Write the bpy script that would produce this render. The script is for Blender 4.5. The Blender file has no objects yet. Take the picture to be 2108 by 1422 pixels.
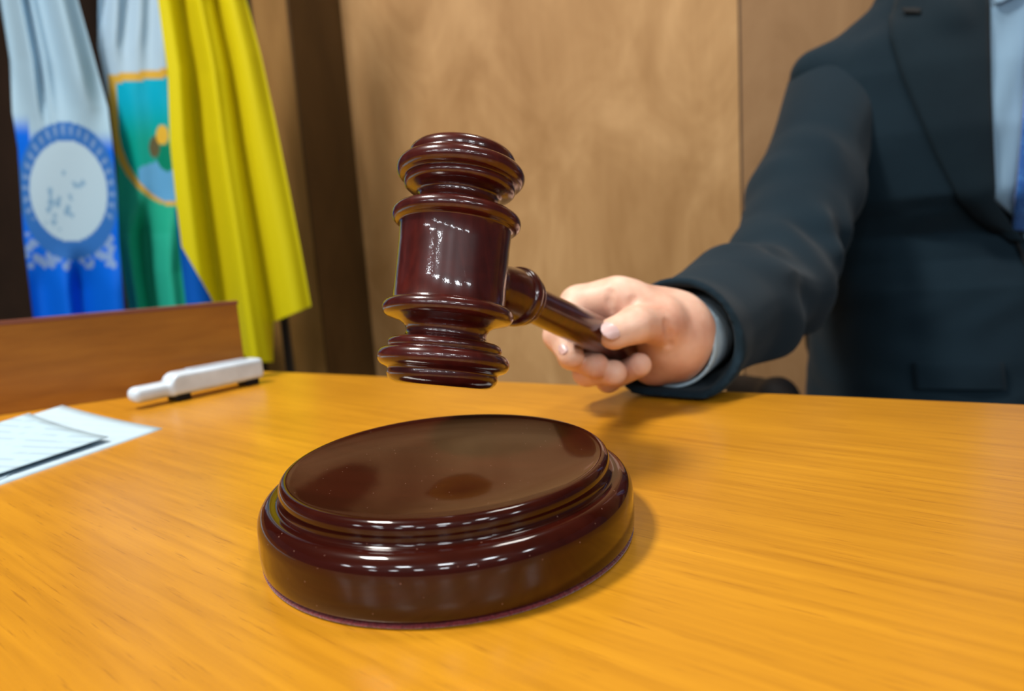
import bpy, bmesh, math, random
import numpy as np
from mathutils import Vector, Matrix
from mathutils.bvhtree import BVHTree
random.seed(3)
C = bpy.context.scene.collection
# ------------------------------------------------------------------ camera model
F_PX = 1300.0
PITCH, ROLL, CAMZ = math.radians(8.3), math.radians(-3.87), 0.1036
FW = Vector((0, math.cos(PITCH), -math.sin(PITCH)))
_u = Vector((0, math.sin(PITCH), math.cos(PITCH))); _x = Vector((1, 0, 0))
RX = _x*math.cos(ROLL) + _u*math.sin(ROLL)
UP = _u*math.cos(ROLL) - _x*math.sin(ROLL)
CAM = Vector((0, 0, CAMZ))
def ray(px, py): return FW + RX*((px-1054)/F_PX) - UP*((py-711)/F_PX)
def at(px, py, d): return CAM + ray(px, py)*d
def tab(px, py, z=0.0):
    r = ray(px, py); return CAM + r*((z-CAMZ)/r.z)
cd = bpy.data.cameras.new('camera'); cam = bpy.data.objects.new('camera', cd); C.objects.link(cam)
cam.matrix_world = Matrix(((RX.x, UP.x, -FW.x, CAM.x), (RX.y, UP.y, -FW.y, CAM.y), (RX.z, UP.z, -FW.z, CAM.z), (0, 0, 0, 1)))
cd.sensor_width = 36; cd.lens = F_PX/2108*36; cd.clip_start = 0.01; cd.clip_end = 50
cd.dof.use_dof = True; cd.dof.focus_distance = 0.235; cd.dof.aperture_fstop = 8.0; cd.dof.aperture_blades = 9
bpy.context.scene.camera = cam
FLOOR = -0.75
# ------------------------------------------------------------------ object helpers
def tag(o, label=None, cat=None, group=None, kind=None):
    if label: o['label'] = label
    if cat: o['category'] = cat
    if group: o['group'] = group
    if kind: o['kind'] = kind
    return o
def thing(name, label, cat, loc=(0, 0, 0), group=None):
    o = bpy.data.objects.new(name, None); C.objects.link(o); o.location = loc; o.empty_display_size = .05
    return tag(o, label, cat, group)
def link(name, me, mat, parent=None, smooth=True):
    o = bpy.data.objects.new(name, me); C.objects.link(o)
    if mat: me.materials.append(mat)
    if smooth:
        me.polygons.foreach_set('use_smooth', [True]*len(me.polygons))
    if parent:
        o.parent = parent
        p = parent; off = Matrix.Identity(4)
        while p:
            off = (p.matrix_parent_inverse @ p.matrix_basis if p.parent else p.matrix_basis) @ off; p = p.parent
        o.matrix_parent_inverse = off.inverted()
    return o
def mesh(verts, faces, name='m'):
    me = bpy.data.meshes.new(name); me.from_pydata([tuple(v) for v in verts], [], faces); me.update(); return me
def frame(axis, hint=(0, 0, 1)):
    a = Vector(axis).normalized(); h = Vector(hint)
    x = h.cross(a)
    if x.length < 1e-4: x = Vector((1, 0, 0)).cross(a)
    x.normalize(); y = a.cross(x)
    return x, y, a
def lathe(profile, o, axis, n=128, closed_ends=True):
    x, y, a = frame(axis); o = Vector(o); V = []; Fc = []
    for (r, t) in profile:
        for k in range(n):
            th = 2*math.pi*k/n
            V.append(o + a*t + x*(r*math.cos(th)) + y*(r*math.sin(th)))
    m = len(profile)
    for i in range(m-1):
        for k in range(n):
            k2 = (k+1) % n
            Fc.append((i*n+k, i*n+k2, (i+1)*n+k2, (i+1)*n+k))
    if closed_ends:
        Fc.append(tuple(range(n-1, -1, -1))); Fc.append(tuple((m-1)*n+k for k in range(n)))
    return mesh(V, Fc)
def smooth_profile(pts, sub=6):
    out = []
    P = [pts[0]]+list(pts)+[pts[-1]]
    for i in range(1, len(P)-2):
        p0, p1, p2, p3 = P[i-1], P[i], P[i+1], P[i+2]
        for s in range(sub):
            t = s/sub
            out.append(tuple(.5*((2*p1[j]) + (-p0[j]+p2[j])*t + (2*p0[j]-5*p1[j]+4*p2[j]-p3[j])*t*t + (-p0[j]+3*p1[j]-3*p2[j]+p3[j])*t**3) for j in (0, 1)))
    out.append(tuple(pts[-1])); return out
def arc(cx, cy, r, a0, a1, n=10, ry=None):
    ry = ry or r
    return [(cx+r*math.cos(math.radians(a0+(a1-a0)*i/n)), cy+ry*math.sin(math.radians(a0+(a1-a0)*i/n))) for i in range(n+1)]
def box(name, c, size, mat, parent=None, rot=0, bevel=0.0, seg=3):
    bm = bmesh.new(); bmesh.ops.create_cube(bm, size=1)
    bmesh.ops.scale(bm, vec=size, verts=bm.verts)
    if bevel: bmesh.ops.bevel(bm, geom=bm.edges[:], offset=bevel, segments=seg, affect='EDGES', profile=.5)
    bmesh.ops.rotate(bm, verts=bm.verts, cent=(0, 0, 0), matrix=Matrix.Rotation(rot, 3, 'Z'))
    bmesh.ops.translate(bm, verts=bm.verts, vec=c)
    me = bpy.data.meshes.new(name); bm.to_mesh(me); bm.free()
    return link(name, me, mat, parent, smooth=False)
def prism(name, poly, z0, z1, mat, parent=None, bevel=0.0, kind=None):
    bm = bmesh.new()
    lo = [bm.verts.new((p[0], p[1], z0)) for p in poly]; hi = [bm.verts.new((p[0], p[1], z1)) for p in poly]
    n = len(poly)
    bm.faces.new(lo[::-1]); top = bm.faces.new(hi)
    for i in range(n): bm.faces.new((lo[i], lo[(i+1) % n], hi[(i+1) % n], hi[i]))
    bmesh.ops.recalc_face_normals(bm, faces=bm.faces)
    if bevel: bmesh.ops.bevel(bm, geom=list(top.edges), offset=bevel, segments=5, affect='EDGES', profile=.5)
    me = bpy.data.meshes.new(name); bm.to_mesh(me); bm.free()
    o = link(name, me, mat, parent, smooth=False)
    if kind: o['kind'] = kind
    return o
# ------------------------------------------------------------------ SDF modelling (vectorised surface nets)
def smin(a, b, k):
    h = np.clip(.5+.5*(b-a)/k, 0, 1); return b*(1-h)+a*h - k*h*(1-h)
def smax(a, b, k): return -smin(-a, -b, k)
def cap(P, a, b, ra, rb):
    a = np.array(a, np.float32); b = np.array(b, np.float32); ab = b-a; L = float(ab@ab)+1e-12
    t = np.clip(((P-a)@ab)/L, 0, 1)
    q = P-a-t[..., None]*ab
    return np.sqrt((q*q).sum(-1)) - (ra+(rb-ra)*t)
def chain(P, pts, k):
    d = None
    for i in range(len(pts)-1):
        c = cap(P, pts[i][0], pts[i+1][0], pts[i][1], pts[i+1][1])
        d = c if d is None else smin(d, c, k)
    return d
def ell(P, c, ax, rad):
    M = np.array([list(v) for v in ax], np.float32); q = (P-np.array(c, np.float32))@M.T
    r = np.array(rad, np.float32); k0 = np.sqrt(((q/r)**2).sum(-1)); k1 = np.sqrt(((q/(r*r))**2).sum(-1))+1e-9
    return k0*(k0-1)/k1
AX = ((1, 0, 0), (0, 1, 0), (0, 0, 1))
def nets(fn, lo, hi, h):
    lo = np.array(lo, np.float32); hi = np.array(hi, np.float32)
    n = np.ceil((hi-lo)/h).astype(int)+1
    g = [lo[i]+h*np.arange(n[i], dtype=np.float32) for i in range(3)]
    D = np.empty(tuple(n), np.float32)
    step = max(1, int(400000/(n[1]*n[2])))
    for i in range(0, n[0], step):
        X, Y, Z = np.meshgrid(g[0][i:i+step], g[1], g[2], indexing='ij')
        D[i:i+step] = fn(np.stack([X, Y, Z], -1))
    S = D < 0
    acc = np.zeros(tuple(n-1)+(3,), np.float32); cnt = np.zeros(tuple(n-1), np.float32)
    for ax in range(3):
        sl = [slice(None)]*3; s2 = [slice(None)]*3; sl[ax] = slice(0, -1); s2[ax] = slice(1, None)
        A = D[tuple(sl)]; B = D[tuple(s2)]; X = (A < 0) != (B < 0)
        idx = np.argwhere(X); t = (A[X]/(A[X]-B[X]))
        pos = idx.astype(np.float32); pos[:, ax] += t
        o1, o2 = [(1, 2), (0, 2), (0, 1)][ax]
        for u in (0, 1):
            for v in (0, 1):
                c = idx.copy(); c[:, o1] -= u; c[:, o2] -= v
                ok = (c >= 0).all(1) & (c < (n-1)).all(1)
                np.add.at(acc, tuple(c[ok].T), pos[ok]); np.add.at(cnt, tuple(c[ok].T), 1)
    act = cnt > 0
    vid = -np.ones(tuple(n-1), int); vid[act] = np.arange(act.sum())
    V = lo + h*(acc[act]/cnt[act][:, None])
    Fs = []
    for ax in range(3):
        sl = [slice(None)]*3; s2 = [slice(None)]*3; sl[ax] = slice(0, -1); s2[ax] = slice(1, None)
        A = S[tuple(sl)]; B = S[tuple(s2)]; idx = np.argwhere(A != B); fl = A[A != B]
        o1, o2 = [(1, 2), (2, 0), (0, 1)][ax]
        ok = (idx[:, o1] > 0) & (idx[:, o2] > 0) & (idx[:, o1] < n[o1]-1) & (idx[:, o2] < n[o2]-1)
        idx = idx[ok]; fl = fl[ok]
        def gv(a, b):
            c = idx.copy(); c[:, o1] -= a; c[:, o2] -= b; return vid[tuple(c.T)]
        q = np.stack([gv(1, 1), gv(0, 1), gv(0, 0), gv(1, 0)], 1)
        q[~fl] = q[~fl][:, ::-1]
        Fs.append(q)
    Fq = np.concatenate(Fs)
    me = bpy.data.meshes.new('sdf'); me.from_pydata(V.tolist(), [], Fq.tolist()); me.update()
    return me
# ------------------------------------------------------------------ materials
def mat(name, col=(.5, .5, .5), rough=.5, coat=0, coatr=.05, metal=0, sheen=0, spec=.5, sss=0):
    m = bpy.data.materials.new(name); m.use_nodes = True
    b = m.node_tree.nodes['Principled BSDF']
    b.inputs['Base Color'].default_value = (*col, 1); b.inputs['Roughness'].default_value = rough
    b.inputs['Coat Weight'].default_value = coat; b.inputs['Coat Roughness'].default_value = coatr
    b.inputs['Metallic'].default_value = metal; b.inputs['Sheen Weight'].default_value = sheen
    b.inputs['Specular IOR Level'].default_value = spec
    if sss:
        b.inputs['Subsurface Weight'].default_value = sss; b.inputs['Subsurface Radius'].default_value = (1, .35, .2); b.inputs['Subsurface Scale'].default_value = .004
    return m
def nd(m, t, **kw):
    n = m.node_tree.nodes.new(t)
    for k, v in kw.items(): setattr(n, k, v)
    return n
def lk(m, a, b): m.node_tree.links.new(a, b)
def coords(m, rot=0, scale=(1, 1, 1), rotv=None):
    tc = nd(m, 'ShaderNodeTexCoord'); r = nd(m, 'ShaderNodeMapping'); r.inputs['Rotation'].default_value = rotv or (0, 0, rot)
    s = nd(m, 'ShaderNodeMapping'); s.inputs['Scale'].default_value = scale
    lk(m, tc.outputs['Object'], r.inputs['Vector']); lk(m, r.outputs['Vector'], s.inputs['Vector']); return s.outputs['Vector']
def noise(m, vec, scale, detail=4, rough=.55, dist=0):
    n = nd(m, 'ShaderNodeTexNoise'); n.inputs['Scale'].default_value = scale; n.inputs['Detail'].default_value = detail
    n.inputs['Roughness'].default_value = rough; n.inputs['Distortion'].default_value = dist; lk(m, vec, n.inputs['Vector']); return n.outputs['Fac']
def ramp(m, fac, stops):
    r = nd(m, 'ShaderNodeValToRGB'); e = r.color_ramp.elements
    while len(e) > 1: e.remove(e[-1])
    e[0].position = stops[0][0]; e[0].color = (*stops[0][1], 1)
    for p, c in stops[1:]: x = e.new(p); x.color = (*c, 1)
    lk(m, fac, r.inputs['Fac']); return r.outputs['Color']
def mix(m, fac, a, b, mode='MIX'):
    n = nd(m, 'ShaderNodeMix', data_type='RGBA', blend_type=mode)
    if isinstance(fac, float): n.inputs[0].default_value = fac
    else: lk(m, fac, n.inputs[0])
    for s, v in ((n.inputs[6], a), (n.inputs[7], b)):
        if isinstance(v, tuple): s.default_value = (*v, 1)
        else: lk(m, v, s)
    return n.outputs[2]
def bump(m, h, strength, dist=.001):
    b = nd(m, 'ShaderNodeBump'); b.inputs['Strength'].default_value = strength; b.inputs['Distance'].default_value = dist
    lk(m, h, b.inputs['Height']); lk(m, b.outputs['Normal'], m.node_tree.nodes['Principled BSDF'].inputs['Normal'])
def bc(m, c): lk(m, c, m.node_tree.nodes['Principled BSDF'].inputs['Base Color'])
def wood(name, c0, c1, c2, rot=0, stretch=(3, 60, 60), rough=.3, coat=.5, coatr=.08, big=6, rotv=None, spec=.5):
    m = mat(name, c1, rough, coat, coatr, spec=spec)
    v = coords(m, rot, stretch, rotv); v2 = coords(m, rot, (1, 4, 4), rotv)
    g = noise(m, v, 8, 6, .6, .4); b_ = noise(m, v2, big, 3, .5, 1.2)
    col = ramp(m, g, [(.3, c0), (.5, c1), (.7, c2)])
    col = mix(m, .45, col, ramp(m, b_, [(.3, c0), (.7, c2)]))
    bc(m, col); bump(m, g, .05, .0004); return m
# desk runs along this direction
E0, E1 = tab(600, 765), tab(2108, 830)
EDIR = (E1-E0).normalized(); DESK_A = math.atan2(EDIR.y, EDIR.x)
ENRM = Vector((-EDIR.y, EDIR.x, 0))
M_desk = wood('honey_lacquered_wood', (.39, .155, .004), (.52, .220, .007), (.63, .282, .011), rot=-DESK_A+math.radians(8), stretch=(1.2, 30, 30), rough=.42, coat=.6, coatr=.23, big=3, spec=.3)
def add_dashes(m):
    v = coords(m, -DESK_A+math.radians(8), (14, 260, 60)); n = noise(m, v, 3.2, 3, .6)
    b = m.node_tree.nodes['Principled BSDF']; src = b.inputs['Base Color'].links[0].from_socket
    bc(m, mix(m, ramp(m, n, [(.30, (1, 1, 1)), (.40, (0, 0, 0))]), src, mix(m, .45, src, (.22, .07, .004))))
add_dashes(M_desk)
M_ledge = wood('brown_lacquered_wood', (.22, .075, .005), (.28, .10, .008), (.34, .13, .012), rot=-.4, stretch=(2, 18, 18), rough=.5, coat=.15, coatr=.2, spec=.2)
M_ledge_trim = mat('dark_ledge_edge', (.17, .045, .02), .4, .3)
M_mahog = wood('red_mahogany_lacquer', (.030, .003, .0026), (.050, .005, .004), (.080, .009, .006), stretch=(30, 30, 3), rough=.28, coat=1, coatr=.05, big=20, spec=.3)
M_mahog_block = wood('block_mahogany_lacquer', (.018, .0018, .0010), (.028, .0032, .0015), (.037, .0050, .0023), rot=.3, stretch=(2, 30, 30), rough=.25, coat=.85, coatr=.06, big=8, spec=.05)
def lacquer_ripple(m):
    n = noise(m, coords(m, 0, (800, 800, 50)), 1.0, 3, .6); b = nd(m, 'ShaderNodeBump'); b.inputs['Strength'].default_value = .35; b.inputs['Distance'].default_value = .0002
    lk(m, n, b.inputs['Height']); lk(m, b.outputs['Normal'], m.node_tree.nodes['Principled BSDF'].inputs['Coat Normal'])
lacquer_ripple(M_mahog)
def specks(m, s, amt):
    v = coords(m); w = nd(m, 'ShaderNodeTexVoronoi'); w.inputs['Scale'].default_value = s; lk(m, v, w.inputs['Vector'])
    b = m.node_tree.nodes['Principled BSDF']; src = b.inputs['Base Color'].links[0].from_socket
    bc(m, mix(m, ramp(m, w.outputs['Distance'], [(.0, (1, 1, 1)), (.05, (amt, amt, amt)), (.07, (0, 0, 0))]), src, (.30, .16, .12)))
specks(M_mahog_block, 260, .4)
M_felt = mat('maroon_felt', (.16, .012, .022), 1, sheen=.5)
nf = noise(M_felt, coords(M_felt), 900, 3); bc(M_felt, ramp(M_felt, nf, [(.3, (.07, .004, .006)), (.7, (.20, .018, .026))])); bump(M_felt, nf, .6, .001)
def wallmat(name, c0, c1, c2, k=1):
    m = mat(name, c1, .55, .0, .3, spec=.25)
    v = coords(m, 0, (1.6, 1.6, .8)); a = noise(m, v, 2.4*k, 6, .62, 1.6); b = noise(m, coords(m, 0, (30, 30, 2)), 3, 4)
    s = noise(m, coords(m, 0, (1, 1, .7)), 1.1, 2)
    c = mix(m, .35, ramp(m, a, [(.32, c0), (.5, c1), (.68, c2)]), ramp(m, s, [(.35, c0), (.65, c2)]))
    bc(m, mix(m, .12, c, ramp(m, b, [(.3, c0), (.7, c2)]))); return m
M_wall = wallmat('figured_wood_veneer', (.38, .195, .065), (.53, .30, .12), (.72, .44, .20))
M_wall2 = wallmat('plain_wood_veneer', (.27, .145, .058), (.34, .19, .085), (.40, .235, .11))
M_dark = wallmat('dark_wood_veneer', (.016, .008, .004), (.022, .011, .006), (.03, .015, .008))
M_pil = wallmat('pilaster_veneer', (.20, .10, .022), (.26, .13, .035), (.32, .17, .05))
M_seam = mat('dark_seam_line', (.05, .025, .015), .7)  # dark colour of the wall panel joints
M_floor = mat('floor_tile', (.22, .2, .18), .4); bc(M_floor, ramp(M_floor, noise(M_floor, coords(M_floor), 12), [(.3, (.16, .14, .12)), (.7, (.26, .23, .2))]))
M_ceil = mat('ceiling_white', (.4, .4, .38), .9); bc(M_ceil, ramp(M_ceil, noise(M_ceil, coords(M_ceil), 30), [(.3, (.36, .36, .34)), (.7, (.44, .44, .42))]))
def cloth(name, c0, c1, rough=.85, sheen=.3, wv=1400, bs=.3):
    m = mat(name, c0, rough, sheen=sheen, spec=.15)
    n = noise(m, coords(m), wv, 2); b = noise(m, coords(m), 9, 3)
    bc(m, mix(m, .5, ramp(m, n, [(.35, c0), (.65, c1)]), ramp(m, b, [(.35, c0), (.65, c1)]))); bump(m, n, bs, .0004); return m
M_suit = cloth('charcoal_navy_wool', (.0044, .0135, .0220), (.0075, .0205, .0315), .9, .05)
M_lapel = cloth('lapel_wool', (.0045, .0125, .0195), (.0078, .0195, .0285), .9, .05)
M_edge = mat('dark_thread', (.002, .004, .006), .9)
M_shirt = cloth('pale_blue_cotton', (.22, .36, .50), (.26, .41, .56), .8, .1)
M_cuff = cloth('cuff_cotton', (.34, .48, .58), (.40, .55, .66), .8, .1)
M_tie = mat('blue_silk', (.01, .12, .42), .45, sheen=.3)
def tie_pattern(m):
    v = coords(m, rotv=(0, .8, 0)); w = nd(m, 'ShaderNodeTexVoronoi'); w.inputs['Scale'].default_value = 230; lk(m, v, w.inputs['Vector'])
    bc(m, ramp(m, w.outputs['Distance'], [(.15, (.05, .24, .62)), (.5, (.008, .10, .40))]))
tie_pattern(M_tie)
M_skin = mat('skin', (.60, .33, .23), .48, sss=.25, spec=.4)
sn = noise(M_skin, coords(M_skin), 35, 3); sn2 = noise(M_skin, coords(M_skin), 500, 3, .6)
bc(M_skin, ramp(M_skin, sn, [(.3, (.62, .31, .215)), (.5, (.75, .45, .33)), (.7, (.85, .57, .44))])); bump(M_skin, sn2, .25, .0006)
M_nail = mat('nail', (.68, .46, .44), .35, .2, .2)
M_hair = mat('dark_hair', (.012, .008, .006), .6); M_eye = mat('eye_white', (.7, .7, .68), .2)
M_black = mat('black_plastic', (.006, .006, .007), .6, spec=.2); M_leather = mat('black_leather', (.008, .008, .01), .5, .2, .3)
M_white = mat('pale_plastic', (.60, .70, .80), .3, .4, .1); M_grey = mat('grey_plastic', (.38, .42, .48), .35)
M_pole = mat('dark_pole', (.012, .008, .006), .4, .4); M_brass = mat('brass', (.7, .45, .12), .3, metal=1)
for m_ in (M_nail, M_hair, M_black, M_leather, M_white, M_grey, M_pole, M_seam, M_ledge_trim, M_edge):
    c = m_.node_tree.nodes['Principled BSDF'].inputs['Base Color'].default_value[:3]
    bc(m_, ramp(m_, noise(m_, coords(m_), 40), [(.3, tuple(x*.85 for x in c)), (.7, tuple(min(1, x*1.12) for x in c))]))
# ------------------------------------------------------------------ room shell
WA = math.radians(-14); WD = Vector((math.cos(WA), math.sin(WA), 0)); WN = Vector((-math.sin(WA), math.cos(WA), 0))
WO = Vector((0, 1.95, 0))       # a point of the back wall's face
def wall_hit(px, py=400, back=0.0):
    r = ray(px, py); o = WO+WN*back
    return CAM + r*((o-CAM).dot(WN)/r.dot(WN))
def wcoord(px, py=400, back=0.0): return (wall_hit(px, py, back)-WO).dot(WD)
def wall_piece(name, s0, s1, back, thick, mt, z0=FLOOR, z1=2.0, kind='structure', parent=None):
    a = WO+WD*s0+WN*back; b = WO+WD*s1+WN*back
    o = prism(name, [a, b, b+WN*thick, a+WN*thick], z0, z1, mt, parent)
    if kind: o['kind'] = kind
    return o
s_edge = wcoord(626, 350, -.30)         # right edge of the projecting bay
s_seam = wcoord(1527, 400)
wall_piece('wall_back', s_edge-.05, s_seam-.003, 0, .06, M_wall)
wall_piece('wall_right', s_seam+.003, s_seam+3, 0, .06, M_wall2)
wall_piece('trim_1', s_seam-.01, s_seam+.01, .004, .05, M_seam)
s_dark = wcoord(500, 350, -.30)
wall_piece('trim_2', s_dark, s_edge, -.30, .35, M_pil)
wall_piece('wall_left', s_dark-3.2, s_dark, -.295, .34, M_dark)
wall_piece('trim_3', wcoord(130, 350, -.30), wcoord(142, 350, -.30), -.302, .02, M_seam)
M_ret = wallmat('painted_shade_veneer', (.055, .028, .008), (.08, .042, .012), (.11, .06, .02))  # darker veneer copy, shade of the bay's return face put into the colour
wall_piece('return_shade', s_edge, s_edge+.006, -.297, .30, M_ret)  # thin panel added over the return face to carry its painted shade
fl = prism('floor', [(-5, -6), (5, -6), (5, 4), (-5, 4)], FLOOR-.05, FLOOR, M_floor, kind='structure')
ce = prism('ceiling', [(-5, -6), (5, -6), (5, 4), (-5, 4)], 2.0, 2.05, M_ceil, kind='structure')
# ------------------------------------------------------------------ desk
P_end, P_far = tab(508, 783), tab(0, 855)
PD = (P_end-P_far).normalized(); PN = Vector((-PD.y, PD.x, 0))
A = E0-EDIR*1.1; B = E1+EDIR*.7
desk = thing('bench_desk', 'honey-coloured lacquered wooden desk top filling the foreground', 'desk', (0, .1, FLOOR))
front = -ENRM*1.15
prism('desktop', [A, A+front, B+front, B], -.04, 0, M_desk, desk, bevel=.004)
fa, fb = A+EDIR*.05-ENRM*1.05, B-EDIR*.05-ENRM*1.05
prism('front_panel', [fa, fb, fb+ENRM*.03, fa+ENRM*.03], FLOOR, -.04, M_ledge, desk)
for q in (A+EDIR*.05, B-EDIR*.08):
    prism('side_panel', [q-ENRM*.95, q-ENRM*.95+EDIR*.03, q-ENRM*.25+EDIR*.03, q-ENRM*.25], FLOOR, -.04, M_ledge, desk)
led = thing('wooden_ledge', 'brown wooden upstand ledge rising from the left of the desk, below the flags', 'ledge', P_end)
q0, q1 = P_end-PD*.75, P_end
prism('ledge_board', [q0, q1, q1+PN*.022, q0+PN*.022], .0002, .0735, M_ledge, led)
prism('top_edge', [q0-PN*.001, q1+PD*.001-PN*.001, q1+PD*.001+PN*.023, q0+PN*.023], .0735, .0765, M_ledge_trim, led)
# ------------------------------------------------------------------ sound block
R = .07; BC = Vector((-.398*R, 3.355*R, 0))
sb = thing('sound_block', 'round dark mahogany sound block with stepped polished rim standing on the desk', 'sound block', BC)
felt = link('felt_base', lathe([(R*.2, 0.0002), (R*.985, 0.0002), (R*.995, .0006), (R*.997, R*.018), (R*.97, R*.024), (R*.2, R*.024)], BC, (0, 0, 1), 160), M_felt, sb)
felt['label'] = 'maroon felt pad under the block'
pr = [(.3, .02), (.975, .02), (.99, .025), (1.0, .045), (1.003, .12), (1.0, .20)]
pr += arc(.925, .20, .075, 4, 84, 12, .105)[0:]
pr += [(.921, .305), (.906, .302), (.896, .303), (.889, .308), (.884, .318)]
pr += arc(.846, .362, .038, -25, 118, 16, .050)
pr += [(rr, .343+.062*(rr/.828)**4.2) for rr in (.815, .80, .785, .77, .75, .73, .70, .67, .63, .58, .5, .4, .2, .05)]
link('turned_block', lathe([(r*R, t*R) for r, t in pr], BC, (0, 0, 1), 192), M_mahog_block, sb)
# ------------------------------------------------------------------ gavel
a_ax = Vector((.150, .245, .968)).normalized()
GC = at(932, 549, .275)
target = at(1262, 704, .405)
h_ax = (target-GC).normalized()
s = .275/1300*1.02
gv = thing('gavel', 'polished dark mahogany gavel with turned head held above the sound block', 'gavel', GC)
half = [(112, 0), (112, 40), (113, 76), (115, 80)]
half += arc(116, 95, 15, -70, 75, 10, 16)
half += [(112, 112), (103, 115), (94, 118), (86, 124), (81, 132), (80, 140), (82, 146), (88, 149), (92, 150)]
half += [(98, 152), (107, 154), (112, 158), (114, 163), (113, 169), (111, 172), (113, 175)]
half += arc(115, 191, 16, -68, 68, 10, 18)
half += [(112, 211), (109, 213), (109, 217), (110, 223), (107, 231), (100, 238), (88, 242), (60, 243), (20, 243)]
prof = [(r, -t) for r, t in half[::-1]] + half[1:]
link('head', lathe([(r*s, t*s) for r, t in prof], GC, a_ax, 128), M_mahog, gv)
hp = [(.004, .004), (.0095, .0150), (.0108, .0215), (.0112, .0250), (.0108, .0275), (.0100, .0290), (.0102, .0310), (.0112, .034), (.0122, .038), (.0130, .0425),
      (.0134, .0462), (.0148, .0475), (.0153, .0500), (.0146, .0524), (.0134, .0532), (.0137, .0545), (.0135, .0565), (.0122, .0575), (.0105, .059), (.0096, .062), (.0096, .072),
      (.0100, .090), (.0108, .112), (.0115, .135), (.0115, .160), (.0108, .178), (.0098, .186), (.0105, .190), (.0114, .195), (.0112, .201), (.008, .205), (.002, .206)]
link('handle', lathe(smooth_profile(hp, 4), GC, h_ax, 64), M_mahog, gv)
# ------------------------------------------------------------------ papers, card, device
def paper_mat(name, base, lines):
    m = mat(name, base, .8, spec=.2)
    v = coords(m, -math.atan2(.94, .3)+math.pi/2)
    w = nd(m, 'ShaderNodeTexWave', wave_type='BANDS', bands_direction='Y'); w.inputs['Scale'].default_value = 28; w.inputs['Distortion'].default_value = 0; lk(m, v, w.inputs['Vector'])
    n = noise(m, v, 90, 3)
    f = nd(m, 'ShaderNodeMath', operation='MULTIPLY'); lk(m, ramp(m, w.outputs['Fac'], [(.62, (0, 0, 0)), (.7, (1, 1, 1))]), f.inputs[0]); lk(m, ramp(m, n, [(.42, (0, 0, 0)), (.5, (1, 1, 1))]), f.inputs[1])
    f2 = nd(m, 'ShaderNodeMath', operation='MULTIPLY'); lk(m, f.outputs[0], f2.inputs[0]); f2.inputs[1].default_value = lines
    bc(m, mix(m, f2.outputs[0], base, (.25, .32, .4))); return m
M_paper = paper_mat('printed_paper', (.42, .57, .66), .35); M_paper2 = paper_mat('blank_paper', (.45, .58, .67), .12)
def sheet(name, c_back, c_right, length, zf, mt, th=.0004, taper=0, nu=24, nv=30):
    """c_back/c_right: the two corners of the near-short edge, the sheet runs from them towards the lower left"""
    u = c_right-c_back; u.z = 0; w = Vector((-.30, -.954, 0)).normalized()
    V = []; Fc = []
    for j in range(nv+1):
        for i in range(nu+1):
            a = i/nu; b = j/nv
            p = c_back+u*a+w*(length*b); V.append((p.x, p.y, zf(a, b)))
    k = nu+1
    for j in range(nv):
        for i in range(nu): Fc.append((j*k+i, j*k+i+1, (j+1)*k+i+1, (j+1)*k+i))
    o = link(name, mesh(V, Fc), mt); md = o.modifiers.new('thickness', 'SOLIDIFY'); md.thickness = th; md.offset = 1
    return o
cb, cr = tab(128, 834, .006), tab(333, 874, .003)
st = sheet('paper_stack', cb, cr, .27, lambda a, b: .0006+.0055*(1-a)**2*(1-b)**3, M_paper2, .0028)
tag(st, 'flat stack of white papers with a raised back corner, beneath the top sheet', 'papers')
cb2, cr2 = tab(60, 852, .008), tab(222, 893, .006)
sh = sheet('paper_sheet', cb2, cr2, .25, lambda a, b: 0.0034+.0054*(1-a)**2*(1-b)**3+.0010*a**4*(1-b)**4, M_paper, .0004)
tag(sh, 'printed white sheet lying on top of the paper stack at the left', 'paper')
k1, k2, k3 = tab(42, 966, .002), tab(-10, 974, .002), tab(-14, 1003, .002)
o = prism('white_card', [tab(40, 967), tab(-120, 1002), tab(-120, 1040), tab(14, 985)], .0003, .0012, M_paper2); tag(o, 'small white card edge in front of the paper stack at the left frame edge', 'card')
# device: long pale body with a rounded nose on black feet
f1, f2 = tab(345, 828, 0), tab(536, 786, 0)
f1.z = f2.z = 0; dd = (f2-f1).normalized(); dn = Vector((-dd.y, dd.x, 0))
dv = thing('desk_device', 'long pale grey plastic desk device with rounded nose lying along the ledge', 'device', f1)
L = (f2-f1).length
def dev_sdf(P):
    q = P-np.array(f1, np.float32)
    X = q@np.array(dd, np.float32); Y = q@np.array(dn, np.float32); Z = q[..., 2]
    def rbox(cx, cy, cz, hx, hy, hz, r):
        a = np.stack([np.abs(X-cx)-hx+r, np.abs(Y-cy)-hy+r, np.abs(Z-cz)-hz+r], -1)
        return np.sqrt((np.maximum(a, 0)**2).sum(-1))+np.minimum(a.max(-1), 0)-r
    b = rbox(L/2, 0, .0145, L/2, .0105, .0095, .004)
    b = smax(b, ((-X)*.75+(Z-.014)*.66-.002), .003)
    nose = rbox(-.009, 0, .0115, .0190, .0085, .0065, .006)
    return smin(b, nose, .003)
c0 = f1-dd*.04-dn*.0; lo = [min(f1[i]-.045, f2[i]-.045) for i in (0, 1)]+[-.002]; hi = [max(f1[i], f2[i])+.045 for i in (0, 1)]+[.035]
link('body', nets(dev_sdf, lo, hi, .0012), M_white, dv)
for t in (.12, .86):
    c = f1+dd*(L*t); box('foot', (c.x, c.y, .0032), (.012, .018, .006), M_black, dv, math.atan2(dd.y, dd.x), .001)
c = f1+dd*(L*.55); box('top_panel', (c.x, c.y, .0243), (L*.62, .012, .0012), M_grey, dv, math.atan2(dd.y, dd.x), .0005)
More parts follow.
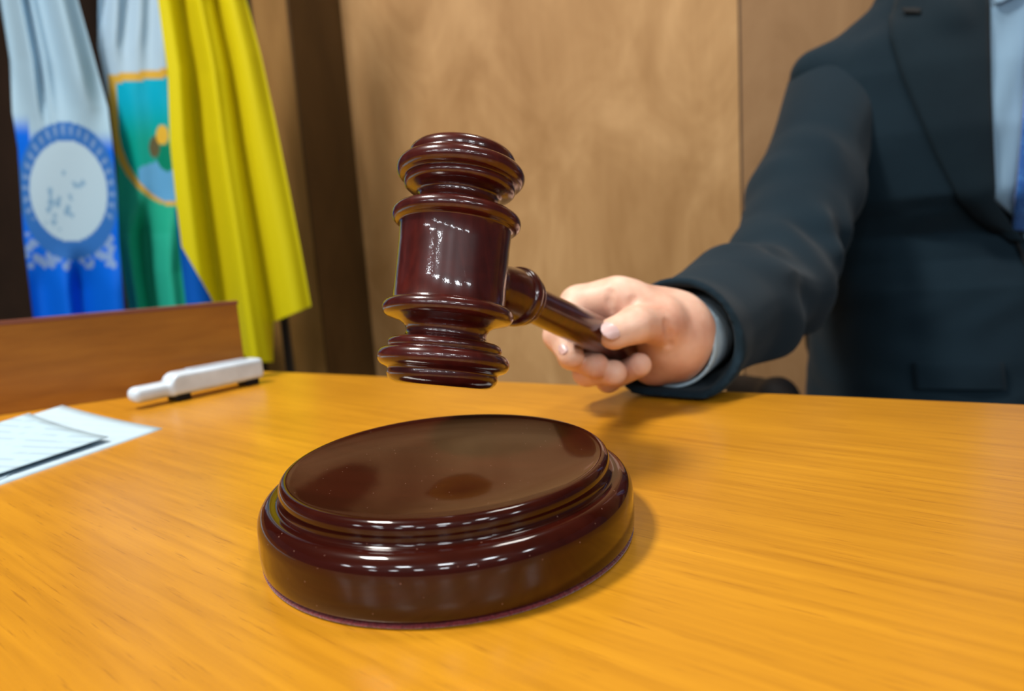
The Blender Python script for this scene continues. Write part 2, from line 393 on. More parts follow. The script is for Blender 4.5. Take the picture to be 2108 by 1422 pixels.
# ------------------------------------------------------------------ flags
def interp(tbl, y):
    if y <= tbl[0][0]: i = 0
    else:
        i = len(tbl)-2
        for k in range(len(tbl)-1):
            if y <= tbl[k+1][0]: i = k; break
    (y0, a0), (y1, a1) = tbl[i], tbl[i+1]; t = (y-y0)/(y1-y0); return a0+(a1-a0)*min(1, max(0, t))
def flag_mat(name):
    m = mat(name, (1, 1, 1), .6, sheen=.0, spec=.15)
    a = nd(m, 'ShaderNodeVertexColor'); a.layer_name = 'dye'
    n = noise(m, coords(m), 600, 2); bc(m, mix(m, .06, a.outputs['Color'], ramp(m, n, [(.3, (.3, .3, .3)), (.7, (1, 1, 1))]), 'MULTIPLY'))
    tr = nd(m, 'ShaderNodeBsdfTranslucent'); lk(m, a.outputs['Color'], tr.inputs['Color'])
    mx = nd(m, 'ShaderNodeMixShader'); mx.inputs[0].default_value = .2
    b = m.node_tree.nodes['Principled BSDF']; out = m.node_tree.nodes['Material Output']
    lk(m, b.outputs[0], mx.inputs[1]); lk(m, tr.outputs[0], mx.inputs[2]); lk(m, mx.outputs[0], out.inputs['Surface']); return m
M_flag = flag_mat('satin_flag_cloth')
def flag(parent, left, right, d, y0, y1, colfn, foldfn, nu=150, nv=320, keep=None):
    V = []; Fc = []; cols = []; XY = []
    for j in range(nv+1):
        y = y0+(y1-y0)*j/nv; xl, xr = interp(left, y), interp(right, y)
        for i in range(nu+1):
            u = i/nu; x = xl+(xr-xl)*u
            V.append(at(x, y, (d+foldfn(u, y))/ray(x, y).y)); c = colfn(x, y, u); cols.append((*c, 1)); XY.append((x, y))
    k = nu+1
    for j in range(nv):
        for i in range(nu):
            if keep and not keep(*XY[j*k+i]): continue
            Fc.append((j*k+i, (j+1)*k+i, (j+1)*k+i+1, j*k+i+1))
    me = mesh(V, Fc); ca = me.color_attributes.new('dye', 'FLOAT_COLOR', 'POINT')
    ca.data.foreach_set('color', [c for q in cols for c in q])
    return link('cloth', me, M_flag, parent)
def pole(parent, px, py, d):
    p = at(px, py, d/ray(px, py).y); x, y = p.x, p.y
    link('pole', lathe([(.011, FLOOR+.03), (.011, 1.25)], (x, y, 0), (0, 0, 1), 24), M_pole, parent)
    link('stand', lathe([(.09, FLOOR), (.09, FLOOR+.02), (.05, FLOOR+.035), (.02, FLOOR+.06), (.014, FLOOR+.1)], (x, y, 0), (0, 0, 1), 40), M_brass, parent)
    link('finial', lathe([(.008, 1.25), (.016, 1.26), (.008, 1.275), (.014, 1.30), (.001, 1.36)], (x, y, 0), (0, 0, 1), 24), M_brass, parent)
    return p
def mixc(a, b, t): t = min(1, max(0, t)); return tuple(a[i]*(1-t)+b[i]*t for i in range(3))
def ss(e0, e1, x): t = min(1, max(0, (x-e0)/(e1-e0))); return t*t*(3-2*t)
# yellow flag
Y_ = (.70, .62, .006); BL = (.0, .035, .28)
t3 = thing('flag', 'bright yellow draped flag hanging in front of the other two flags', 'flag', at(590, 700, 1.52)*1.0, 'draped flags behind the ledge'); t3.location.z = FLOOR; t3['group'] = ''
del t3['group']
pole(t3, 592, 712, 1.56)
def col3(x, y, u): return Y_
def bumpf(u, c, w, a): return a*math.exp(-((u-c)/w)**2)
def fold3(u, y):
    g = min(1, (y+700)/900)
    f = bumpf(u, .27, .09, .080)+bumpf(u, .66, .05, .05)+bumpf(u, .47, .07, -.025)+bumpf(u, .84, .08, -.012)+bumpf(u, 1.0, .06, .02)
    return f*g + .004*math.sin(14*u+y*.006)
def keep3(x, y):
    if y > 507 and x < interp([(507, 374), (610, 433), (700, 480), (745, 512)], y): return False
    if y > 628 and x > 562 and y > 628+(641-x)*.42: return False
    return True
flag(t3, [(-600, 400), (-300, 350), (0, 325), (148, 345), (296, 350), (394, 360), (507, 374), (745, 405)],
     [(-600, 440), (-300, 465), (0, 507), (113, 537), (246, 566), (394, 596), (517, 620), (628, 640), (745, 662)], 1.41, -600, 745, col3, fold3, 260, 500, keep3)
# blue lower fold belongs to the yellow flag
BLm = mat('blue_fold', (.0, .05, .30), .6); 
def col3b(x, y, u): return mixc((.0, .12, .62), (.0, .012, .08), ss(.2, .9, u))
o = flag(t3, [(430, 360), (640, 384)], [(430, 400), (640, 470)], 1.520, 430, 745, col3b, lambda u, y: .008*math.sin(u*5), 30, 60); o.name = 'blue_fold'; o['label'] = 'blue lower fold of the yellow flag'
# green and white flag with shield
t2 = thing('flag', 'white and green flag with gold-edged turquoise shield, between the other flags', 'flag', at(330, 700, 1.56)); t2.location.z = FLOOR
pole(t2, 338, 700, 1.655)
def shield(x, y, grow):
    # distance-like test for shield outline in cloth coordinates; centre line x=358
    cx = 358+(y-140)*.06
    top = 150-(x-cx)*-.0+ -.16*(x-cx)*0 - grow
    hw = 132 if y < 260 else 132*math.sqrt(max(0, 1-((y-260)/165.0)**2))
    hw = hw-(12 if y < 260 else 0)*0
    return (y > 152+(cx-x)*.10-6-grow) and abs(x-cx) < hw+grow*.9 and y < 425+grow
def col2(x, y, u):
    if shield(x, y, -12):
        c = mixc((.0, .45, .68), (.0, .38, .30), ss(190, 300, y))
        if y > 340-(x-300)*.35 and x > 285+max(0, (350-y))*.1: c = mixc(c, (.14, .42, .80), .9)
        if (x-345)**2/500+(y-322)**2/900 < 1: c = (.0, .25, .15)
        if (x-318)**2/120+(y-303)**2/500 < 1: c = (.12, .11, .05)
        if (x-334)**2/170+(y-278)**2/420 < 1: c = (.80, .50, .05)
        return c
    if shield(x, y, 6): return (.72, .45, .06)
    c = mixc((.46, .66, .84), (.02, .46, .30), ss(150, 300, y+(300-x)*0))
    if y > 150 and y < 300: c = mixc((.46, .66, .84), (.02, .42, .28), ss(180, 250, y))
    if y > 480: c = mixc(c, (.03, .52, .36), .6)
    return c
def fold2(u, y):
    t = ss(380, 520, y)
    return (bumpf(u, .34, .09, .06)+bumpf(u, .12, .07, -.02)+bumpf(u, .62, .12, -.02))*t + (1-ss(60, 200, y))*(.012*math.sin(u*22+y*.012)) + .004*math.sin(u*17)
flag(t2, [(-600, 210), (-200, 204), (0, 202), (98, 202), (148, 212), (222, 227), (345, 241), (492, 241), (640, 266), (790, 285)],
     [(-600, 250), (-200, 350), (0, 372), (200, 400), (400, 420), (560, 405), (640, 412), (790, 430)], 1.575, -600, 790, col2, fold2)
# white over blue flag with round seal
t1 = thing('flag', 'white and blue draped flag with round blue seal, leftmost of the three flags', 'flag', at(165, 700, 1.54)); t1.location.z = FLOOR
pole(t1, 172, 700, 1.64)
rnd = random.Random(5); blobs = [(rnd.uniform(55, 235), rnd.uniform(478, 548), rnd.uniform(4, 9)) for _ in range(70)]
sket = [(rnd.gauss(120, 20), rnd.gauss(400, 34), rnd.uniform(3, 7)) for _ in range(26)]
def col1(x, y, u):
    cx, cy = 141, 393; dx, dy = x-cx, y-cy
    # seal ellipse, slightly sheared by the hanging cloth
    dx -= dy*.06
    W_ = (.38, .58, .74); Bl = (.0, .14, .80)
    ri = math.sqrt((dx/80)**2+(dy/104)**2); ro = math.sqrt((dx/102)**2+((dy)/146)**2)
    if ri < 1:
        c = (.44, .62, .76)
        for bx, by, br in sket:
            if (x-bx)**2+(y-by)**2 < br*br: c = (.22, .40, .60)
        return c
    if ro < 1.0 and ri < 1.36:
        ang = math.atan2(dy/146, dx/102)
        if .80 < ro < .93 and dy < 60 and math.sin(ang*34) > .25: return (.16, .30, .58)
        return (.03, .16, .52)
    for bx, by, br in blobs:
        if (x-bx)**2+(y-by)**2 < br*br: return (.22, .36, .66)
    lim = 285+ (x-40)*.03
    c = mixc(W_, Bl, ss(lim-25, lim+25, y+ (30 if x < 60 else 0)))
    return c
def fold1(u, y):
    t = 1-ss(150, 300, y); b = ss(500, 600, y)
    return t*(.022*math.sin(u*13+1)+bumpf(u, .34, .05, .03)) + b*(bumpf(u, .55, .1, .035)+.015*math.sin(u*12)) + .005*math.sin(u*6+y*.01)
flag(t1, [(-600, -60), (-200, -30), (0, 0), (123, 20), (231, 25), (305, 37), (492, 49), (660, 69), (800, 85)],
     [(-600, 10), (-200, 110), (0, 160), (113, 192), (222, 222), (295, 231), (394, 241), (492, 244), (640, 256), (800, 270)], 1.50, -600, 800, col1, fold1)
# ------------------------------------------------------------------ person
person = thing('person', 'person in dark suit with pale blue shirt and blue tie, seated, gripping the gavel', 'person', at(2120, 700, .93)); person.location.z = -.30
BX, BY = .655, .955           # body centre
def tor(P, shrink=0.0):
    X = P[..., 0]-BX; Y = P[..., 1]-BY; Z = P[..., 2]
    w = np.interp(Z, [-.40, -.25, -.05, .05, .20, .30, .42], [.20, .185, .170, .180, .218, .215, .18])-shrink
    dp = np.interp(Z, [-.40, -.2, -.08, .02, .055, .09, .14, .22, .30, .38, .42], [.16, .168, .163, .150, .118, .112, .150, .150, .130, .10, .08])-shrink
    q = (np.abs(X/w)**2.6+np.abs(Y/dp)**2.6)**(1/2.6)
    d = (q-1)*np.minimum(w, dp)
    zt = .410-.28*np.abs(X)+.0-shrink
    d = smax(d, Z-zt, .035)
    d = smax(d, -.36-Z, .02)
    for sg in (-1, 1):
        d = smin(d, cap(P, (BX+sg*.10, BY, .345-shrink), (BX+sg*.196, BY-.01, .328-shrink), .045-shrink*.5, .030-shrink*.5), .03)
    return d
Sh, El, Wr = at(1720, 190, .92), at(1592, 598, .665), at(1388, 704, .432)
fdir = (Wr-El).normalized(); Cuf = Wr-fdir*.004
ShL = Vector((2*BX-Sh.x, Sh.y, Sh.z)); ElL = Vector((BX+.30, .78, .04)); WrL = Vector((BX+.12, .60, -.06))
def folds(P, a, amp):
    X, Y, Z = P[..., 0], P[..., 1], P[..., 2]
    return amp*(np.sin(95*Z+40*X+3*np.sin(30*X+20*Y))*.6+np.sin(62*Z-70*X+2*np.sin(45*Z))*.5)
def jacket_sdf(P):
    d = tor(P)
    Z = P[..., 2]; X = P[..., 0]
    col_ = [((BX-.070, .862, .352), .014), ((BX-.082, .895, .392), .017), ((BX-.082, .95, .425), .018), ((BX-.045, 1.00, .445), .018), ((BX, 1.015, .45), .018), ((BX+.045, 1.00, .445), .018), ((BX+.082, .95, .425), .018), ((BX+.082, .895, .392), .017), ((BX+.070, .862, .352), .014)]
    d = smin(d, chain(P, col_, .01), .022)
    d = smin(d, ell(P, (BX-.09, .95, .36), AX, (.05, .05, .05)), .04); d = smin(d, ell(P, (BX+.09, .95, .36), AX, (.05, .05, .05)), .04)
    return d+folds(P, 0, .0013)*(Z < .12)
jk = link('jacket', nets(jacket_sdf, (BX-.27, BY-.20, -.40), (BX+.27, BY+.20, .50), .005), M_suit, person)
me = jk.data
bvh = BVHTree.FromPolygons([v.co for v in me.vertices], [list(p.vertices) for p in me.polygons])
np_ = lambda v: np.array(v, np.float32)
mid_up = at(1655, 400, .80)
def sleeve_sdf(P):
    d = chain(P, [(Sh, .066), (mid_up, .061), (El, .054)], .03)
    d = smin(d, chain(P, [(El, .054), (El.lerp(Wr, .5), .050), (Wr, .0400), (Wr+fdir*.06, .0395)], .02), .025)
    # shoulder cap roped onto torso
    X, Y, Z = P[..., 0], P[..., 1], P[..., 2]
    t = ((P-np_(El))@np_(fdir))
    au = (mid_up-El).normalized(); tu = (P-np_(El))@np_(au)
    # compression folds near the elbow and along the forearm
    w = np.exp(-((t-.05)/.09)**2)
    w2 = np.exp(-((tu-.10)/.10)**2)
    d = d+.0062*w*np.sin(t*58+5*np.sin(Z*26+1)+X*45-Z*30)*(.5+.5*np.sin(X*31+Z*22))+.0065*w2*np.sin(tu*52+X*70+3*np.sin(Z*21))*(.5+.5*np.sin(Z*33+Y*14+2))
    d = d+.0016*np.sin(t*45+Z*75+X*20)
    # flattened underside where the cuff touches the desk
    d = smax(d, .0012-Z, .006)
    cut = ((P-np_(Cuf))@np_(fdir))+ 1.0*np.minimum(0, (P-np_(Cuf))[..., 2]+.008)
    d = smax(d, cut, .003)
    hole = chain(P, [(Wr-fdir*.06, .031), (Wr, .0365), (Wr+fdir*.08, .0372)], .01)
    hole = smax(hole, .0065-Z, .003)
    return smax(d, -hole, .003)
bb = [Sh, mid_up, El, Wr]
slv = link('sleeve', nets(sleeve_sdf, [min(v[i] for v in bb)-.09 for i in range(3)], [max(v[i] for v in bb)+.09 for i in range(3)], .003), M_suit, jk)
def lsleeve(P): return chain(P, [(ShL, .064), (ElL, .054), (WrL, .040)], .03)+folds(P, 0, .0015)
bb = [ShL, ElL, WrL]
link('sleeve', nets(lambda P: smax(lsleeve(P), (P-np_(WrL))@np_((WrL-ElL).normalized())-.0, .004), [min(v[i] for v in bb)-.08 for i in range(3)], [max(v[i] for v in bb)+.08 for i in range(3)], .006), M_suit, jk)
# shirt cuff
def cuff_sdf(P):
    d = chain(P, [(Wr-fdir*.04, .0295), (Wr+fdir*.03, .0305)], .01)
    d = smax(d, ((P-np_(Wr+fdir*.0065))@np_(fdir))+.12*((P-np_(Cuf))@np_((0, 0, 1))), .002)
    hole = chain(P, [(Wr-fdir*.06, .0270), (Wr+fdir*.06, .0285)], .01)
    d = smax(d, -hole, .001)
    return smax(d, .0035-P[..., 2], .002)
# torso front patches ----------------------------------------------------------
def cast(px, py, off):
    r = ray(px, py).normalized(); h = bvh.ray_cast(CAM, r)
    if h[0] is None: return None
    n = h[1]; n = n if n.dot(r) < 0 else -n
    return h[0]+n*off
def patch(name, left, right, y0, y1, off, mt, parent, th=.002, nu=14, nv=60, offfn=None):
    V = []; Fc = []; bad = set()
    for j in range(nv+1):
        y = y0+(y1-y0)*j/nv; xl, xr = interp(left, y), interp(right, y)
        for i in range(nu+1):
            u = i/nu; x = xl+(xr-xl)*u
            o_ = off if offfn is None else offfn(u, y)
            p = cast(x, y, o_)
            if p is None or p.y > .93: bad.add(len(V)); p = p or at(x, y, .93)
            V.append(p)
    k = nu+1
    for j in range(nv):
        for i in range(nu):
            q = (j*k+i, (j+1)*k+i, (j+1)*k+i+1, j*k+i+1)
            if not bad.intersection(q): Fc.append(q)
    # keep only the largest connected run of faces
    adj = {}
    for fi, f in enumerate(Fc):
        for v in f: adj.setdefault(v, []).append(fi)
    seen = set(); best = []
    for fi in range(len(Fc)):
        if fi in seen: continue
        comp = []; st_ = [fi]; seen.add(fi)
        while st_:
            g = st_.pop(); comp.append(g)
            for v in Fc[g]:
                for h in adj[v]:
                    if h not in seen: seen.add(h); st_.append(h)
        if len(comp) > len(best): best = comp
    Fc = [Fc[i] for i in best]; used = sorted({v for f in Fc for v in f}); mp = {v: i for i, v in enumerate(used)}
    V = [V[v] for v in used]; Fc = [tuple(mp[v] for v in f) for f in Fc]
    o = link(name, mesh(V, Fc), mt, parent); md = o.modifiers.new('thickness', 'SOLIDIFY'); md.thickness = th; md.offset = 0
    return o
YT = -75
shirt = patch('shirt', [(YT, 2026), (0, 2027), (200, 2030), (405, 2036), (440, 2080), (520, 2125)], [(YT, 2262), (200, 2246), (405, 2230), (440, 2175), (520, 2135)], YT, 520, .0015, M_shirt, person, offfn=lambda u, y: .0018+.0015*math.sin(u*16+y*.03))
tie = patch('tie', [(YT, 2112), (40, 2112), (200, 2098), (300, 2090), (470, 2076)], [(YT, 2150), (200, 2168), (470, 2190)], 30, 470, .009, M_tie, person, th=.003, offfn=lambda u, y: .008+.004*math.sin(u*math.pi))
patch('tie_knot', [(-70, 2105), (30, 2118)], [(-70, 2165), (30, 2152)], -70, 34, .014, M_tie, tie, th=.006)
patch('lapel', [(YT, 1868), (34, 1838), (36, 1832), (80, 1832), (160, 1856), (240, 1890), (330, 1930), (410, 1972), (450, 2010), (500, 2080)],
      [(YT, 2026), (0, 2028), (200, 2031), (405, 2040), (450, 2070), (500, 2098)], YT, 500, .007, M_lapel, jk, th=.003, offfn=lambda u, y: .0075-.004*(1-u)+.004*math.sin(u*math.pi))
patch('lapel', [(YT, 2262), (200, 2246), (405, 2230), (500, 2150)], [(YT, 2400), (200, 2400), (405, 2290), (500, 2170)], YT, 500, .007, M_lapel, jk, th=.003)
patch('lapel_notch', [(34, 1858), (44, 1862)], [(34, 1896), (44, 1892)], 34, 44, .0125, M_edge, jk, th=.0015, nv=4)
patch('front_edge', [(430, 2030), (500, 2085), (560, 2112), (900, 2120)], [(430, 2034), (500, 2091), (560, 2117), (900, 2125)], 430, 900, .004, M_edge, jk, th=.003, nu=2)
patch('shirt_collar', [(YT, 2030), (0, 2034), (20, 2036)], [(YT, 2120), (0, 2085), (20, 2045)], YT, 20, .011, M_shirt, shirt, th=.003)
patch('pocket_flap', [(745, 1880), (800, 1885)], [(745, 2060), (800, 2065)], 745, 800, .004, M_suit, jk, th=.003)
cf = link('shirt_cuff', nets(cuff_sdf, [Wr[i]-.06 for i in range(3)], [Wr[i]+.06 for i in range(3)], .0014), M_cuff, shirt); cf['label'] = 'pale blue shirt cuff at the wrist'
# sleeve buttons
bx_, by_, _a = frame(fdir)
for k_ in range(3):
    c = Wr-fdir*(.012+.016*k_); side = (Vector((0, 0, -1))*.55+Vector((-.55, -.62, 0))).normalized()
    side = (side-fdir*side.dot(fdir)).normalized()
    link('sleeve_button', lathe([(.0005, 0), (.0055, 0), (.006, .001), (.0052, .0022), (.0005, .0016)], c+side*.0368, side, 24), M_black, slv)
# ------------------------------------------------------------------ body (head, neck, torso, arms) and gripping hand
HD = Vector((BX, .93, .57))
def body_sdf(P):
    d = tor(P, .03)
    d = smin(d, chain(P, [((BX, .96, .30), .07), ((BX, .945, .43), .056), ((BX, .94, .50), .054)], .02), .04)
    h = ell(P, HD+Vector((0, .01, .035)), AX, (.078, .098, .095))
    h = smin(h, ell(P, HD+Vector((0, -.025, -.05)), AX, (.058, .062, .065)), .04)
    h = smin(h, cap(P, HD+Vector((0, -.088, .02)), HD+Vector((0, -.106, -.022)), .008, .013), .012)   # nose
    h = smin(h, cap(P, HD+Vector((-.022, -.080, -.060)), HD+Vector((.022, -.080, -.060)), .008, .008), .010)  # lips
    h = smin(h, cap(P, HD+Vector((-.035, -.072, .036)), HD+Vector((.035, -.072, .036)), .012, .012), .014)  # brow
    for sgn in (-1, 1):
        h = smax(h, -(np.sqrt(((P-np_(HD+Vector((sgn*.031, -.098, .012))))**2).sum(-1))-.014), .010)
        h = smin(h, ell(P, HD+Vector((sgn*.080, .008, -.002)), AX, (.008, .018, .032)), .008)
    d = smin(d, h, .02)
    for (a, b, c) in ((Sh, El, Wr), (ShL, ElL, WrL)):
        d = smin(d, chain(P, [(a, .045), (b, .038), (c, .025)], .02), .03)
    return d
lo = (BX-.40, .40, -.33); hi = (BX+.42, 1.12, .76)
body_me = nets(body_sdf, lo, hi, .006)
# hand: points are laid out around the gavel handle
def H(t, side=0, up=0, out=0): pass
gz = a_ax                       # "up" across the handle
gs = h_ax.cross(gz).normalized()  # sideways, +: to the right / towards the camera
if gs.dot(-FW) < 0: gs = -gs
def hp_(t, s_, u_): return GC+h_ax*t+gs*s_+gz*u_
def dep(px, py, t_ref, extra=0):
    """point seen at px,py whose depth is the handle's depth at t_ref plus extra"""
    d = (GC+h_ax*t_ref-CAM).dot(FW)+extra; return at(px, py, d)
D0 = .388
print('handle depth', D0, 'end', tuple(GC+h_ax*.183), 'Wr', tuple(Wr), 'El', tuple(El), 'Sh', tuple(Sh), 'fore', (El-Wr).length, 'upper', (Sh-El).length)
fing = {
 'index': [(at(1268, 616, D0+.016), .0150), (at(1192, 628, D0+.024), .0125), (at(1150, 690, D0+.008), .0092), (at(1176, 732, D0-.004), .0078)],
 'middle': [(at(1318, 648, D0+.030), .0130), (at(1228, 640, D0+.040), .0110), (at(1178, 730, D0+.018), .0092), (at(1226, 752, D0-.001), .0082)],
 'ring': [(at(1340, 670, D0+.042), .0125), (at(1250, 670, D0+.052), .0108), (at(1208, 766, D0+.028), .0088), (at(1264, 767, D0+.000), .0080)],
 'little': [(at(1358, 700, D0+.050), .0115), (at(1275, 710, D0+.058), .0098), (at(1252, 782, D0+.034), .0078), (at(1316, 751, D0+.004), .0076)],
}
thumb = [(at(1385, 712, D0+.030), .0150), (at(1362, 668, D0+.008), .0128), (at(1308, 668, D0-.010), .0105), (at(1264, 686, D0-.014), .0098)]
def hand_sdf(P):
    palm = chain(P, [(Wr-fdir*.02, .0235), (at(1385, 690, D0+.034), .025)], .02)
    palm = smin(palm, cap(P, at(1375, 672, D0+.036), at(1300, 632, D0+.020), .022, .0165), .015)
    palm = smin(palm, cap(P, at(1375, 700, D0+.045), at(1325, 660, D0+.040), .022, .0165), .012)
    palm = smin(palm, cap(P, at(1375, 725, D0+.046), at(1345, 745, D0+.048), .020, .0150), .012)
    d = None
    for k, f in fing.items():
        e = smin(chain(P, f, .004), palm, .008)
        d = e if d is None else smin(d, e, .0008)
    th = smin(chain(P, thumb, .005), palm, .010)
    d = smin(d, th, .0035)
    # web between thumb and index
    d = smin(d, cap(P, at(1360, 655, D0+.012), at(1300, 625, D0+.014), .0135, .0105), .006)
    for a_, b_ in CREASES: d = smax(d, -cap(P, a_, b_, .0016, .0012), .0035)
    return d
CREASES = []
pts = [p for f in list(fing.values())+[thumb] for p, _ in f]+[Wr]
hm = nets(hand_sdf, [min(p[i] for p in pts)-.035 for i in range(3)], [max(p[i] for p in pts)+.035 for i in range(3)], .0013)
hb = BVHTree.FromPolygons([v.co for v in hm.vertices], [list(p.vertices) for p in hm.polygons])
def skin_pt(px, py):
    h = hb.ray_cast(CAM, ray(px, py).normalized()); return h[0]-ray(px, py).normalized()*.0004 if h[0] else None
for line in ([(1256, 602), (1254, 622), (1258, 640), (1268, 652)], [(1306, 616), (1298, 628), (1292, 642)], [(1372, 668), (1380, 690), (1378, 712)]):
    q = [skin_pt(*p_) for p_ in line]
    for a_, b_ in zip(q, q[1:]):
        if a_ and b_ and (a_-b_).length < .015: CREASES.append((a_, b_))
hm = nets(hand_sdf, [min(p[i] for p in pts)-.035 for i in range(3)], [max(p[i] for p in pts)+.035 for i in range(3)], .0013)
ld = (WrL-ElL).normalized(); ls, lt, _l = frame(ld)
def lp(a, b, c): return WrL+ld*a+ls*b+lt*c
def lhand_sdf(P):
    palm = chain(P, [(lp(-.03, 0, 0), .027), (lp(.03, 0, 0), .022)], .01)
    for b in (-.024, -.008, .008, .024): palm = smin(palm, cap(P, lp(.03, b*.5, 0), lp(.085, b, 0), .016, .012), .01)
    d = None
    for b, l in ((-.027, .058), (-.009, .072), (.010, .078), (.028, .070)):
        f = [(lp(.088, b, 0), .0105), (lp(.088+l*.5, b*1.05, -.008), .0092), (lp(.088+l*.85, b*1.05, -.024), .0082), (lp(.088+l, b*1.05, -.040), .0072)]
        e = smin(chain(P, f, .004), palm, .008); d = e if d is None else smin(d, e, .001)
    return smin(d, chain(P, [(lp(.03, .018, -.006), .016), (lp(.065, .045, -.016), .0125), (lp(.098, .052, -.024), .0095)], .006), .005)
lpts = [lp(-.06, 0, 0), lp(.19, .07, -.06), lp(.19, -.06, .03), lp(.0, .06, -.03)]
lhm = nets(lhand_sdf, [min(p[i] for p in lpts)-.03 for i in range(3)], [max(p[i] for p in lpts)+.03 for i in range(3)], .0025)
bm = bmesh.new(); bm.from_mesh(body_me); bm.from_mesh(hm); bm.from_mesh(lhm); bmj = bpy.data.meshes.new('body'); bm.to_mesh(bmj); bm.free()
body = link('body', bmj, M_skin, person)
# thumbnail and index nail
def nail(c, axis, nrm, w, l):
    axis = Vector(axis).normalized(); nrm = Vector(nrm); nrm = (nrm-axis*nrm.dot(axis)).normalized(); sd = axis.cross(nrm)
    V = []; Fc = []; n = 10
    for j in range(n+1):
        for i in range(n+1):
            a = (i/n*2-1); b = (j/n*2-1)
            sx = a*math.sqrt(1-b*b*.5); sy = b*math.sqrt(1-a*a*.5)
            V.append(c+sd*(sx*w)+axis*(sy*l)-nrm*(sx*sx*w*.45+sy*sy*l*.12))
    for j in range(n):
        for i in range(n): Fc.append((j*(n+1)+i, j*(n+1)+i+1, (j+1)*(n+1)+i+1, (j+1)*(n+1)+i))
    o = link('nail', mesh(V, Fc), M_nail, body); md = o.modifiers.new('t', 'SOLIDIFY'); md.thickness = .0006; md.offset = 0; return o
hb = BVHTree.FromPolygons([v.co for v in hm.vertices], [list(p.vertices) for p in hm.polygons])
def nail_at(px, py, axis, w, l, lift=.0008):
    r = ray(px, py).normalized(); h = hb.ray_cast(CAM, r)
    if h[0] is None: print('nail miss', px, py); return
    n = h[1] if h[1].dot(r) < 0 else -h[1]
    nail(h[0]+n*lift, axis, n, w, l)
nail_at(1261, 676, thumb[3][0]-thumb[2][0], .0062, .0070, .0005)
nail_at(1158, 716, fing['index'][3][0]-fing['index'][2][0], .0036, .0045, .0002)
# eyes and hair
for sgn in (-1, 1):
    e = HD+Vector((sgn*.031, -.081, .012))
    link('eye', lathe([(.012*math.sin(math.pi*i/12)+1e-4, -.012*math.cos(math.pi*i/12)) for i in range(13)], e, (0, 0, 1), 20), M_eye, body)
    link('pupil', lathe([(.0052, 0), (.0048, .0006), (.001, .001)], e+Vector((0, -.0117, 0)), (0, -1, 0), 20), M_hair, body)
def hair_sdf(P):
    d = ell(P, HD+Vector((0, .018, .045)), AX, (.085, .104, .098))
    cut = (P[..., 1]-(HD.y-.055))*-1 - (P[..., 2]-(HD.z+.065))*.9
    d = smax(d, cut, .01); return smax(d, (HD.z-.02)-P[..., 2]-(P[..., 1]-HD.y)*.8, .01)
link('hair', nets(hair_sdf, [HD.x-.11, HD.y-.13, HD.z-.12], [HD.x+.11, HD.y+.15, HD.z+.17], .006), M_hair, body)
# trousers and shoes
def trouser_sdf(P):
    d = ell(P, (BX, BY, -.30), AX, (.19, .17, .10))
    for sg in (-1, 1):
        d = smin(d, chain(P, [((BX+sg*.09, BY-.02, -.29), .085), ((BX+sg*.13, .60, -.24), .065), ((BX+sg*.13, .62, -.62), .05)], .03), .02)
    return d
link('trousers', nets(trouser_sdf, (BX-.3, .45, -.72), (BX+.3, BY+.22, -.12), .012), M_suit, person)
for sg in (-1, 1):
    def shoe(P, sg=sg): return smax(smin(ell(P, (BX+sg*.13, .55, FLOOR+.03), AX, (.045, .12, .05)), cap(P, (BX+sg*.13, .62, FLOOR+.05), (BX+sg*.13, .62, FLOOR+.09), .045, .042), .02), (FLOOR+.002)-P[..., 2], .004)
    link('shoe', nets(shoe, (BX+sg*.13-.07, .40, FLOOR-.01), (BX+sg*.13+.07, .72, FLOOR+.16), .006), M_leather, person)
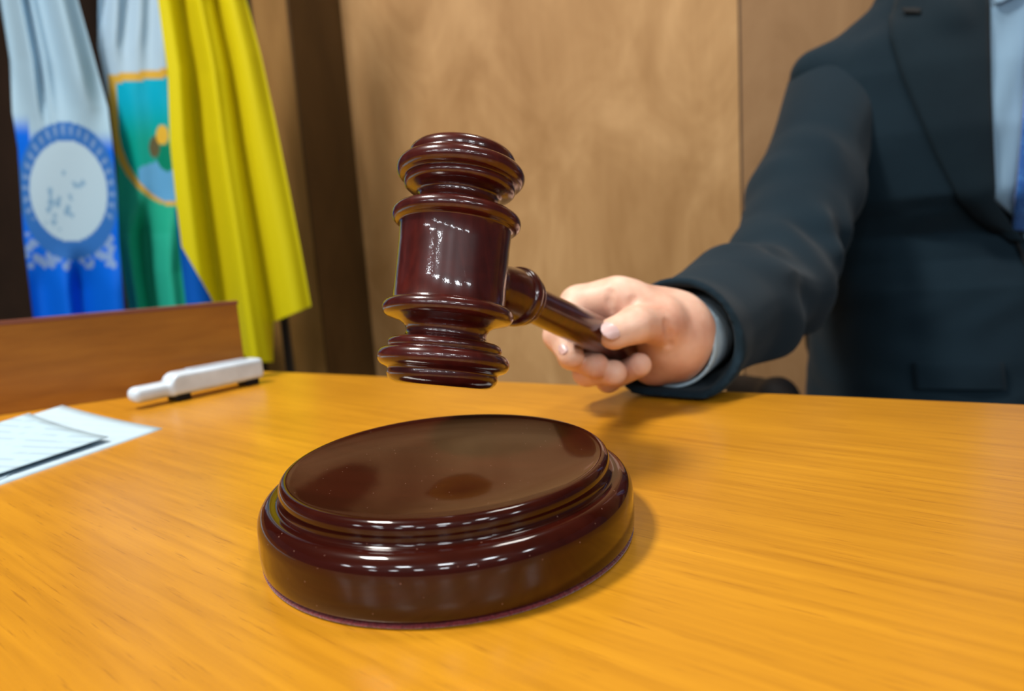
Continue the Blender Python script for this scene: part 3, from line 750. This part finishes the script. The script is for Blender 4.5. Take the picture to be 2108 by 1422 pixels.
# ------------------------------------------------------------------ chair
ch = thing('office_chair', 'black office chair behind the desk with rounded armrest, under the seated person', 'chair', (BX, BY+.03, FLOOR))
def seat_s(P): return smax(ell(P, (BX, BY, -.415), AX, (.27, .29, .05)), P[..., 2]+.385, .02)
link('seat', nets(seat_s, (BX-.3, BY-.32, -.5), (BX+.3, BY+.32, -.34), .012), M_leather, ch)
link('backrest', nets(lambda P: ell(P, (BX+.05, BY+.24, .0), AX, (.15, .045, .34)), (BX-.27, BY+.17, -.4), (BX+.27, BY+.32, .4), .012), M_leather, ch)
for sg in (-1, 1):
    ax_ = BX+sg*.29 if sg > 0 else at(1632, 790, .80).x
    yb = .80
    ar = link('armrest', nets(lambda P, ax_=ax_: chain(P, [((ax_-.005, yb+.16, -.125), .020), ((ax_+.002, yb+.03, -.110), .021), ((ax_, yb-.05, -.124), .019)], .02), (ax_-.05, yb-.12, -.17), (ax_+.06, yb+.22, -.04), .006), M_black, ch)
    link('arm_post', nets(lambda P, ax_=ax_: chain(P, [((ax_, yb+.09, -.13), .012), ((ax_, yb+.11, -.30), .012), ((BX+sg*.18, yb+.13, -.43), .012)], .01), (min(ax_, BX+sg*.18)-.03, yb+.05, -.46), (max(ax_, BX+sg*.18)+.03, yb+.17, -.08), .005), M_black, ar)
link('gas_column', lathe([(.03, -.70), (.03, -.58), (.02, -.57), (.02, -.45)], (BX, BY, 0), (0, 0, 1), 24), M_black, ch)
for k_ in range(5):
    an = k_*2*math.pi/5+.3; c2 = Vector((BX+.27*math.cos(an), BY+.27*math.sin(an), -.69))
    leg = link('leg', nets(lambda P, c2=c2: cap(P, (BX, BY, -.665), c2, .022, .014), (min(BX, c2.x)-.03, min(BY, c2.y)-.03, -.72), (max(BX, c2.x)+.03, max(BY, c2.y)+.03, -.63), .008), M_black, ch)
    link('caster', lathe([(.001, -.012), (.022, -.012), (.026, -.006), (.026, .006), (.022, .012), (.001, .012)], (c2.x, c2.y, FLOOR+.027), (math.cos(an+1.5), math.sin(an+1.5), 0), 20), M_black, leg)
# ------------------------------------------------------------------ lights
def area(x, y, z, size, power, col=(1, .97, .93), aim=None, sy=None):
    l = bpy.data.lights.new('ceiling_lamp', 'AREA'); l.energy = power; l.color = col; l.shape = 'RECTANGLE'; l.size = size; l.size_y = sy or size
    o = bpy.data.objects.new('ceiling_lamp', l); C.objects.link(o); o.location = (x, y, z)
    if aim is not None: o.rotation_euler = (Vector(aim)-Vector((x, y, z))).to_track_quat('-Z', 'Y').to_euler()
    return o
for x in (-3.9, -2.5, -1.2, .0, 1.3, 3.0):
    for y in (-4.6, -2.4): area(x, y, 1.97, .40, 25, (.88, .95, 1.0))
area(-1.0, .10, 1.97, .35, 66, (1, .95, .88))
area(.5, .75, 1.97, .4, 14, (1, .96, .90))
w = bpy.data.worlds.new('room_fill'); bpy.context.scene.world = w; w.use_nodes = True
w.node_tree.nodes['Background'].inputs[0].default_value = (.85, .92, 1, 1); w.node_tree.nodes['Background'].inputs[1].default_value = .07
bpy.context.scene.view_settings.view_transform = 'Standard'
bpy.context.scene.view_settings.look = 'None'
bpy.context.scene.view_settings.exposure = 0
bpy.context.scene.cycles.max_bounces = 6
